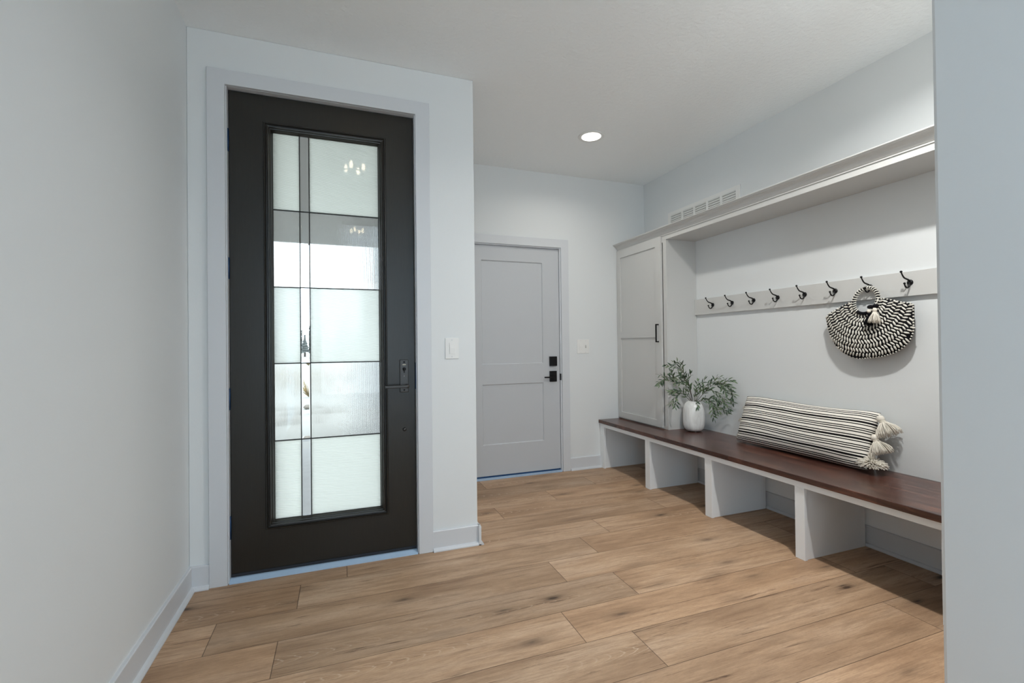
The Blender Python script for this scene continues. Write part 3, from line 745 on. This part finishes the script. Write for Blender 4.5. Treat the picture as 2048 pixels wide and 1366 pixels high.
for i, pts in enumerate(BR):
    t = thing('leafy_branch', 'green leafy twig in the vase, ' + BL[i], 'branch', pts[0], 'leafy branches in the white vase')
    path = smooth_path(pts, 7)
    sb = bmesh.new(); lb = bmesh.new()
    tube(sb, path, [.0019-.0012*k/(len(path)-1) for k in range(len(path))], 6)
    def spray(pp, start, step, szk):
        acc = 0; side = 1
        L_ = sum((b_-a_).length for a_, b_ in zip(pp, pp[1:])); run = 0; nxt = start*L_
        for a_, b_ in zip(pp, pp[1:]):
            seg_ = (b_-a_).length
            while nxt <= run+seg_:
                q = a_.lerp(b_, (nxt-run)/seg_); d = (b_-a_).normalized()
                # leaves fan mostly in the plane that faces the room
                view = Vector((.66, .75, 0))
                sd = d.cross(view).normalized()*side + Vector((lr.uniform(-.5, .5), lr.uniform(-.5, .5), lr.uniform(-.35, .35)))
                dr = d*lr.uniform(.7, 1.3) + sd*lr.uniform(.4, .8)
                nn = Vector((lr.uniform(-1, .2), lr.uniform(-1, .2), lr.uniform(.1, .9)))
                leaf(lb, q, dr, nn, lr.uniform(.026, .040)*szk, lr.uniform(.007, .0105)*szk)
                side = -side; nxt += step*lr.uniform(.75, 1.25)
            run += seg_
    spray(path, .22, .0145, 1.3)
    leaf(lb, path[-1], path[-1]-path[-2], Vector((-.5, -.5, .6)), .032, .008)
    if len(pts) > 3:
        for k in range(3 if len(pts) > 4 else 2):
            a0 = path[int(len(path)*lr.uniform(.3, .75))]; j_ = path.index(a0); d = (path[min(j_+1, len(path)-1)]-path[j_-1]).normalized()
            sd = d.cross(Vector((.66, .75, 0))).normalized()*(1 if k % 2 else -1)
            e1 = a0 + (d*.7+sd*.6)*.045; e2 = e1 + (d*.9+sd*.25+Vector((0, 0, -.25)))*.05
            for v_ in (e1, e2): v_.x = min(v_.x, 2.80)
            q = smooth_path([a0, e1, e2], 5); tube(sb, q, .0008, 5); spray(q, .15, .0145, 1.2)
    for v_ in lb.verts: v_.co.x = min(v_.co.x, 2.828)
    obj('stem', sb, M['stem'], t); obj('leaves', lb, M['leaf'], t)

# ------------------------------------------------------------------ lumbar pillow with tassels
pl = thing('lumbar_pillow', 'long black and cream striped lumbar pillow leaning on the wall', 'pillow', (2.70, 2.16, BT))
PLn, PHt, PT = .895, .335, .155
ax = Vector((.010, -.890, -.004)).normalized()                # towards the camera side end
tilt = math.radians(20)
upv = Vector((math.sin(tilt), 0, math.cos(tilt))); upv = (upv - ax*upv.dot(ax)).normalized()
nv = ax.cross(upv).normalized()
if nv.x > 0: nv = -nv                                       # faces the room
pc = Vector((2.7365, 2.168, BT + .166))
b = bmesh.new(); uvl = b.loops.layers.uv.new('cloth')
NU, NV = 72, 30
rp = random.Random(3)
bumps = [(rp.uniform(-1, 1), rp.uniform(-1, 1), rp.uniform(.10, .3), rp.uniform(-.010, .010)) for _ in range(26)]
def ppt(u, v, s):
    eu = max(0, 1-abs(u)**5.0); ev = max(0, 1-abs(v)**2.4)
    th = PT/2*(eu**.55)*(ev**.62)
    for bu, bv, r, a_ in bumps: th += a_*math.exp(-((u-bu)**2*3+(v-bv)**2)/(r*r))*min(1, eu*3)*min(1, ev*3)
    # corners pull in, edges belly
    uu = u*(1-.022*(1-v*v)*abs(u)) ; vv = v*(1-.035*(1-(u)**2) - .05*abs(u)**10)
    sag = -.010*math.sin(u*3.3+.6)*(v > -.5)
    q = pc + ax*(PLn/2*uu) + upv*(PHt/2*vv + sag*.5) + nv*(th*s)
    return q
for s in (1, -1):
    g = [[None]*(NV+1) for _ in range(NU+1)]
    for i in range(NU+1):
        for j_ in range(NV+1):
            u = math.sin((i/NU*2-1)*PI/2*.999)*.35+(i/NU*2-1)*.65; v = math.sin((j_/NV*2-1)*PI/2)*.45+(j_/NV*2-1)*.55
            g[i][j_] = (b.verts.new(ppt(u, v, s)), u, v)
    for i in range(NU):
        for j_ in range(NV):
            qs = [g[i][j_], g[i+1][j_], g[i+1][j_+1], g[i][j_+1]]
            f = b.faces.new([q[0] for q in qs]); f.smooth = True
            for lp, q in zip(f.loops, qs): lp[uvl].uv = (q[1]*PLn/2, (math.asin(max(-1, min(1, q[2]*.98)))*.12 + q[2]*.82)*PHt/2*1.22*(1 if s > 0 else 1))
bmesh.ops.remove_doubles(b, verts=b.verts, dist=.0004)
zmin = min(v.co.z for v in b.verts)
for v in b.verts:
    v.co.z += (BT + .0006 - zmin) if v.co.z < BT+.0006 else 0
    if v.co.z < BT+.0007: v.co.z = BT+.0007
    v.co.x = min(v.co.x, XR-.003)
obj('cover', b, M['pillow'], pl)
def tassel(name, parent, top, dirv, ln, spread, n, mat, head=.012, rs=1, curl=.0, thick=.0011, droop=.02):
    r = random.Random(rs); b = bmesh.new()
    top = Vector(top); d = Vector(dirv).normalized()
    a = d.cross(Vector((0, 0, 1))) if abs(d.z) < .9 else d.cross(Vector((1, 0, 0)))
    a.normalize(); c = d.cross(a)
    ball(b, top, head, 12, rot=None)
    nk = top + d*head*1.15
    for k in range(n):
        an = r.uniform(0, 2*PI); rr = math.sqrt(r.random())*spread
        o1 = (a*math.cos(an)+c*math.sin(an))
        l_ = ln*r.uniform(.86, 1.06)
        pts = []
        for q in (0, .25, .55, .8, 1):
            p = nk - d*head*.3 + d*(l_*q) + o1*(head*.55*(1-q*.2) + rr*math.sin(q*PI/2)**1.2) + Vector((r.uniform(-1, 1), r.uniform(-1, 1), r.uniform(-1, 1)))*.0018*q
            p.z -= droop*q*q
            p.x = min(p.x, XR-.004); p.z = max(p.z, BT+.0015)
            pts.append(p)
        tube(b, pts, thick, 4, cap=True)
    tube(b, [nk - d*head*.25 + (a*math.cos(q*PI/6)+c*math.sin(q*PI/6))*head*.75 for q in range(13)], head*.14, 6, cap=False)
    o = obj(name, b, mat, parent); return o
tassel('tassel', pl, (2.765, 1.704, .742), (-.02, -.50, -.85), .074, .056, 260, M['strand'], .019, 1, droop=.006)
tassel('tassel', pl, (2.722, 1.709, .642), (-.02, -.42, -.9), .070, .050, 250, M['strand'], .018, 2, droop=.004)
# lowest one has flopped forward on the bench: strands fan out as a pompom
b = bmesh.new(); r_ = random.Random(9)
cc = Vector((2.683, 1.702, BT+.048)); ball(b, (2.700, 1.712, .541), .018, 12)
for k in range(420):
    an = r_.uniform(0, 2*PI); ph_ = math.acos(r_.uniform(-.35, .95))
    d = Vector((math.sin(ph_)*math.cos(an), math.sin(ph_)*math.sin(an), math.cos(ph_)))
    e = cc + Vector((d.x*.058, d.y*.078, d.z*.040)) * r_.uniform(.82, 1.05)
    e.z = max(e.z, BT+.0016); e.x = min(e.x, 2.8)
    s_ = cc.lerp(e, .25) + Vector((0, 0, .006)); m_ = cc.lerp(e, .7) + Vector((0, 0, .005))
    tube(b, [s_, m_, e], [.0013, .0014, .0016], 4)
tube(b, [(2.705, 1.706, .534), tuple(cc)], .010, 8)
obj('tassel', b, M['strand'], pl)
tassel('tassel', pl, (2.805, 2.615, .720), (.05, .5, -.8), .05, .024, 80, M['strand'], .012, 4, droop=.0)
tassel('tassel', pl, (2.765, 2.615, .635), (.05, .4, -.8), .050, .028, 90, M['strand'], .013, 5, droop=0)
tassel('tassel', pl, (2.725, 2.602, .525), (.05, .3, -.8), .048, .028, 90, M['strand'], .013, 6, droop=0)

# ------------------------------------------------------------------ woven bag hanging from the seventh hook
bag = thing('woven_handbag', 'black and white woven half-moon handbag with ring handle and tassels on a hook', 'handbag', (2.77, 1.777, 1.47))
BC = Vector((2.765, 1.779, 1.393))                            # centre of the ring, y grows to the left in the picture
outl = [(2.007,1.318),(1.986,1.339),(1.946,1.358),(1.898,1.380),(1.860,1.395),(1.844,1.362),(1.815,1.337),(1.778,1.328),(1.742,1.337),(1.715,1.362),(1.700,1.394),(1.692,1.401),(1.641,1.386),(1.593,1.370),(1.551,1.360),(1.545,1.350),(1.545,1.267),(1.547,1.211),(1.563,1.169),(1.594,1.132),(1.635,1.104),(1.69,1.084),(1.75,1.074),(1.82,1.067),(1.861,1.076),(1.907,1.101),(1.949,1.14),(1.98,1.193),(1.997,1.255)]
def inside(y, z):
    c_ = False; n = len(outl)
    for i in range(n):
        (y1_, z1_), (y2_, z2_) = outl[i], outl[(i+1) % n]
        if (z1_ > z) != (z2_ > z) and y < (y2_-y1_)*(z-z1_)/(z2_-z1_)+y1_: c_ = not c_
    return c_
def edist(y, z):
    best = 9
    for i in range(len(outl)):
        a_, b_ = Vector(outl[i]), Vector(outl[(i+1) % len(outl)]); p = Vector((y, z)); ab = b_-a_
        t_ = max(0, min(1, (p-a_).dot(ab)/ab.dot(ab))); best = min(best, (a_+ab*t_-p).length)
    return best
def bulge(y, z):
    d = edist(y, z); return .034*(1-math.exp(-d/.06))*(1.12-.8*max(0, z-1.2)/.25)
XB = 2.782                                                    # back plane of the bag
b = bmesh.new()
# dark cord body: front and back skins over a fine grid clipped to the outline
loop = []
for i in range(len(outl)):
    a_, c_ = Vector(outl[i]), Vector(outl[(i+1) % len(outl)])
    k_ = max(1, int((c_-a_).length/.014))
    for q in range(k_): loop.append(a_.lerp(c_, q/k_))
front = [b.verts.new((XB-.009, p[0], p[1])) for p in loop]; back = [b.verts.new((XB+.002, p[0], p[1])) for p in loop]
n_ = len(loop)
for i in range(n_): b.faces.new((front[i], front[(i+1)%n_], back[(i+1)%n_], back[i]))
ff = b.faces.new(front); fb = b.faces.new(back)
bmesh.ops.triangulate(b, faces=[ff, fb])
for it in range(3):
    es = [e for e in b.edges if e.calc_length() > .024 and abs(e.verts[0].co.x-e.verts[1].co.x) < .004]
    bmesh.ops.subdivide_edges(b, edges=es, cuts=1, use_grid_fill=False)
    bmesh.ops.triangulate(b, faces=[f for f in b.faces if len(f.verts) > 3])
for v in b.verts:
    g_ = bulge(v.co.y, v.co.z)
    if v.co.x < XB-.006: v.co.x -= g_*.9
    else: v.co.x = min(v.co.x + g_*.45, XR-.006)
for f in b.faces: f.smooth = True; f.material_index = 1
# white stitches laid radially round the ring, leaning alternately
sr = random.Random(12)
def stitch(y, z, ang, ln, wd):
    x = XB-.009-bulge(y, z)*.9
    h_ = .006; gy = -(bulge(y+h_, z)-bulge(y-h_, z))*.9/(2*h_); gz = -(bulge(y, z+h_)-bulge(y, z-h_))*.9/(2*h_)
    n0 = Vector((-1, gy, gz)).normalized()                    # outward normal of the woven skin
    rot = Vector((-1, 0, 0)).rotation_difference(n0).to_matrix() @ Matrix.Rotation(ang, 3, 'X')   # local y = stitch length
    ball(b, Vector((x, y, z))+n0*.0008, 1, 8, (.0044, ln/2, wd/2), 0, rot)
row = 0; rad = .083
while rad < .37:
    sp_ = .0168 if rad > .13 else .0150
    n = max(6, int(2*PI*rad/sp_))
    for k in range(n):
        a_ = 2*PI*(k+.5*(row % 2))/n
        dy, dz = math.sin(a_), -math.cos(a_)*(1 if abs(a_) else 1)
        # side areas stretch wider than they are tall
        y, z = BC.y + dy*rad, BC.z + dz*rad
        if not inside(y, z) or edist(y, z) < .003: continue
        if y < 1.60 and z > 1.43: continue
        th = math.atan2(dz, dy)
        stitch(y+sr.uniform(-.0015, .0015), z+sr.uniform(-.0015, .0015), th + (.34 if row % 2 else -.34) + sr.uniform(-.12, .12), .0285*sr.uniform(.9, 1.1), .0090*sr.uniform(.9, 1.1))
    row += 1; rad += .0245
for i in range(0, len(loop)):                                  # overcast stitches along the rim
    p, q = loop[i], loop[(i+1) % len(loop)]
    if (p-BC.yz).length < .075: continue
    d = (q-p).normalized(); nrm = Vector((-d.y, d.x))
    if nrm.dot(p-Vector((1.78, 1.24))) < 0: nrm = -nrm
    c_ = (p+q)/2 - nrm*.001
    ball(b, Vector((XB-.006, c_.x, c_.y)), 1, 8, (.0085, .0045, .0045), 0, Matrix.Rotation(.45, 3, 'Z'))
for v in b.verts: v.co.x = min(v.co.x, XR-.004)
o = obj('bag_body', b, [M['bag_white'], M['bag_black']], bag); o['label'] = 'black cord body covered in white leaning stitches'
# wrapped ring handle
b = bmesh.new()
RR = .0640; NR = 32
ringx = lambda q: 2.7775 + .0175*q
cen = [(ringx(math.sin(a)), BC.y+RR*1.0*math.cos(a), BC.z+.003+RR*1.13*math.sin(a)) for a in [2*PI*k/112 for k in range(113)]]
tube(b, cen, .0088, 8, mi=1, cap=False)
for k in range(NR):
    a = 2*PI*(k+.5)/NR
    if math.sin(a) < -.80: continue
    c_ = Vector((ringx(math.sin(a)), BC.y+RR*math.cos(a), BC.z+.003+RR*1.13*math.sin(a))); tg = Vector((0, -math.sin(a), 1.13*math.cos(a))).normalized()
    nrm = Vector((0, tg.z, -tg.y)); 
    ring_ = [c_ + (nrm*math.cos(q*PI/6)+Vector((1, 0, 0))*math.sin(q*PI/6))*.0096 + tg*(.0030*math.sin(q*PI/6)) for q in range(13)]
    tube(b, ring_, .0031, 6, mi=0, cap=False)
o = obj('ring_handle', b, [M['bag_white'], M['bag_black']], bag); o['label'] = 'round handle wrapped in black and white cord'
# cord and tassels at the right side of the ring
b = bmesh.new(); tube(b, smooth_path([(XB-.030, 1.697, 1.405), (XB-.042, 1.694, 1.385), (XB-.052, 1.700, 1.366)], 5), .0026, 6); obj('tassel_cord', b, M['bag_white'], bag)
b = bmesh.new(); ball(b, (XB-.056, 1.722, 1.355), .0125, 12, (1, 1.3, .9)); ball(b, (XB-.056, 1.695, 1.358), .0125, 12, (1, 1.3, .9)); o = obj('cord_knot', b, M['bag_black'], bag); o['label'] = 'black knot'
o = tassel('bag_tassel', bag, (XB-.060, 1.697, 1.337), (-.05, .03, -1), .060, .023, 130, M['strand'], .0115, 11, droop=0); o['label'] = 'white tassel'
b = bmesh.new(); ball(b, (XB-.058, 1.728, 1.333), .0105, 12); obj('tassel_bead', b, M['strand'], bag)
o = tassel('bag_tassel', bag, (XB-.054, 1.729, 1.318), (-.02, .10, -1), .055, .018, 110, M['bag_black'], .010, 13, droop=0); o['label'] = 'black tassel'

# ------------------------------------------------------------------ outdoors seen through the door glass
struct('porch_floor', B((-1.7, XE-.15, Y1+.152, 6.0, -.12, -.02)), M['concrete'])
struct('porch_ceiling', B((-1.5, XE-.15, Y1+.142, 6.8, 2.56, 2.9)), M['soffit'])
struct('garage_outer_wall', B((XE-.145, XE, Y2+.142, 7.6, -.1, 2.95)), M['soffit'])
struct('ground', B((-70, 70, 6.0, 120, -.22, -.06)), M['snow'])
t = thing('porch_column', 'square pale porch column outside the entry door glass', 'column', (.36, 5.75, -.02))
obj('shaft', B((.24, .48, 5.63, 5.87, .10, 2.44)), M['trim'], t, bevel=.004)
obj('base', B((.21, .51, 5.60, 5.90, -.0195, .10)), M['trim'], t, bevel=.004)
obj('capital', B((.21, .51, 5.60, 5.90, 2.44, 2.559)), M['trim'], t, bevel=.004)
orn = random.Random(31)
for k in range(9):
    x, y = -.78+orn.uniform(-.45, .35), 9.0+orn.uniform(-1.0, 1.6)
    b = bmesh.new(); ball(b, (x, y, -.02), orn.uniform(.07, .14), 9, (1, 1.1, .7))
    for v in b.verts: v.co += Vector((orn.uniform(-1, 1), orn.uniform(-1, 1), orn.uniform(-1, 1)))*.012
    o = obj('landscape_rock', b, M['stone']); setp(o, 'rough gray-brown rock beside the driveway beyond the clear glass strip', 'rock', 'rocks beyond the porch')
for k, (x, y, s) in enumerate(((-1.35, 15, .5), (-.55, 17, .42), (-1.9, 19, .6), (-.75, 12.5, .30))):
    t = thing('dry_shrub', ['tan dry shrub beyond the porch, left in the clear strip', 'tan dry shrub beyond the porch, right in the clear strip', 'largest tan dry shrub seen beyond the porch', 'smallest tan dry shrub just past the rocks'][k], 'shrub', (x, y, -.06), 'dry shrubs beyond the porch')
    b = bmesh.new()
    for q in range(70):
        a = orn.uniform(0, 2*PI); e = orn.uniform(.3, 1.4)
        tube(b, [(x, y, -.05), (x+s*.4*math.cos(a), y+s*.4*math.sin(a), s*e*.5), (x+s*math.cos(a)*orn.uniform(.4, .9), y+s*math.sin(a)*.7, s*e)], [.006, .004, .002], 4)
    obj('twigs', b, M['shrub'], t)
for k in range(9):
    x, y = -13+k*2.6+orn.uniform(-.8, .8), 62+orn.uniform(-4, 8); hgt_ = orn.uniform(2.6, 5.0)
    t = thing('conifer', 'gray-green conifer on the horizon seen through the door glass', 'tree', (x, y, -.06), 'conifers on the horizon')
    b = bmesh.new(); tube(b, [(x, y, -.06), (x, y, hgt_*.9)], .12, 8); obj('trunk', b, M['bark'], t)
    b = bmesh.new()
    for q in range(7):
        z0 = .5+q*(hgt_-.6)/7; rr = (1-q/7.3)*hgt_*.28
        lathe(b, [(rr, z0), (rr*.6, z0+hgt_*.09), (.06, z0+hgt_*.22)], x, y, 0, 14)
    for v in b.verts: v.co += Vector((orn.uniform(-1, 1), orn.uniform(-1, 1), orn.uniform(-1, 1)))*.08
    obj('crown', b, M['conifer'], t)
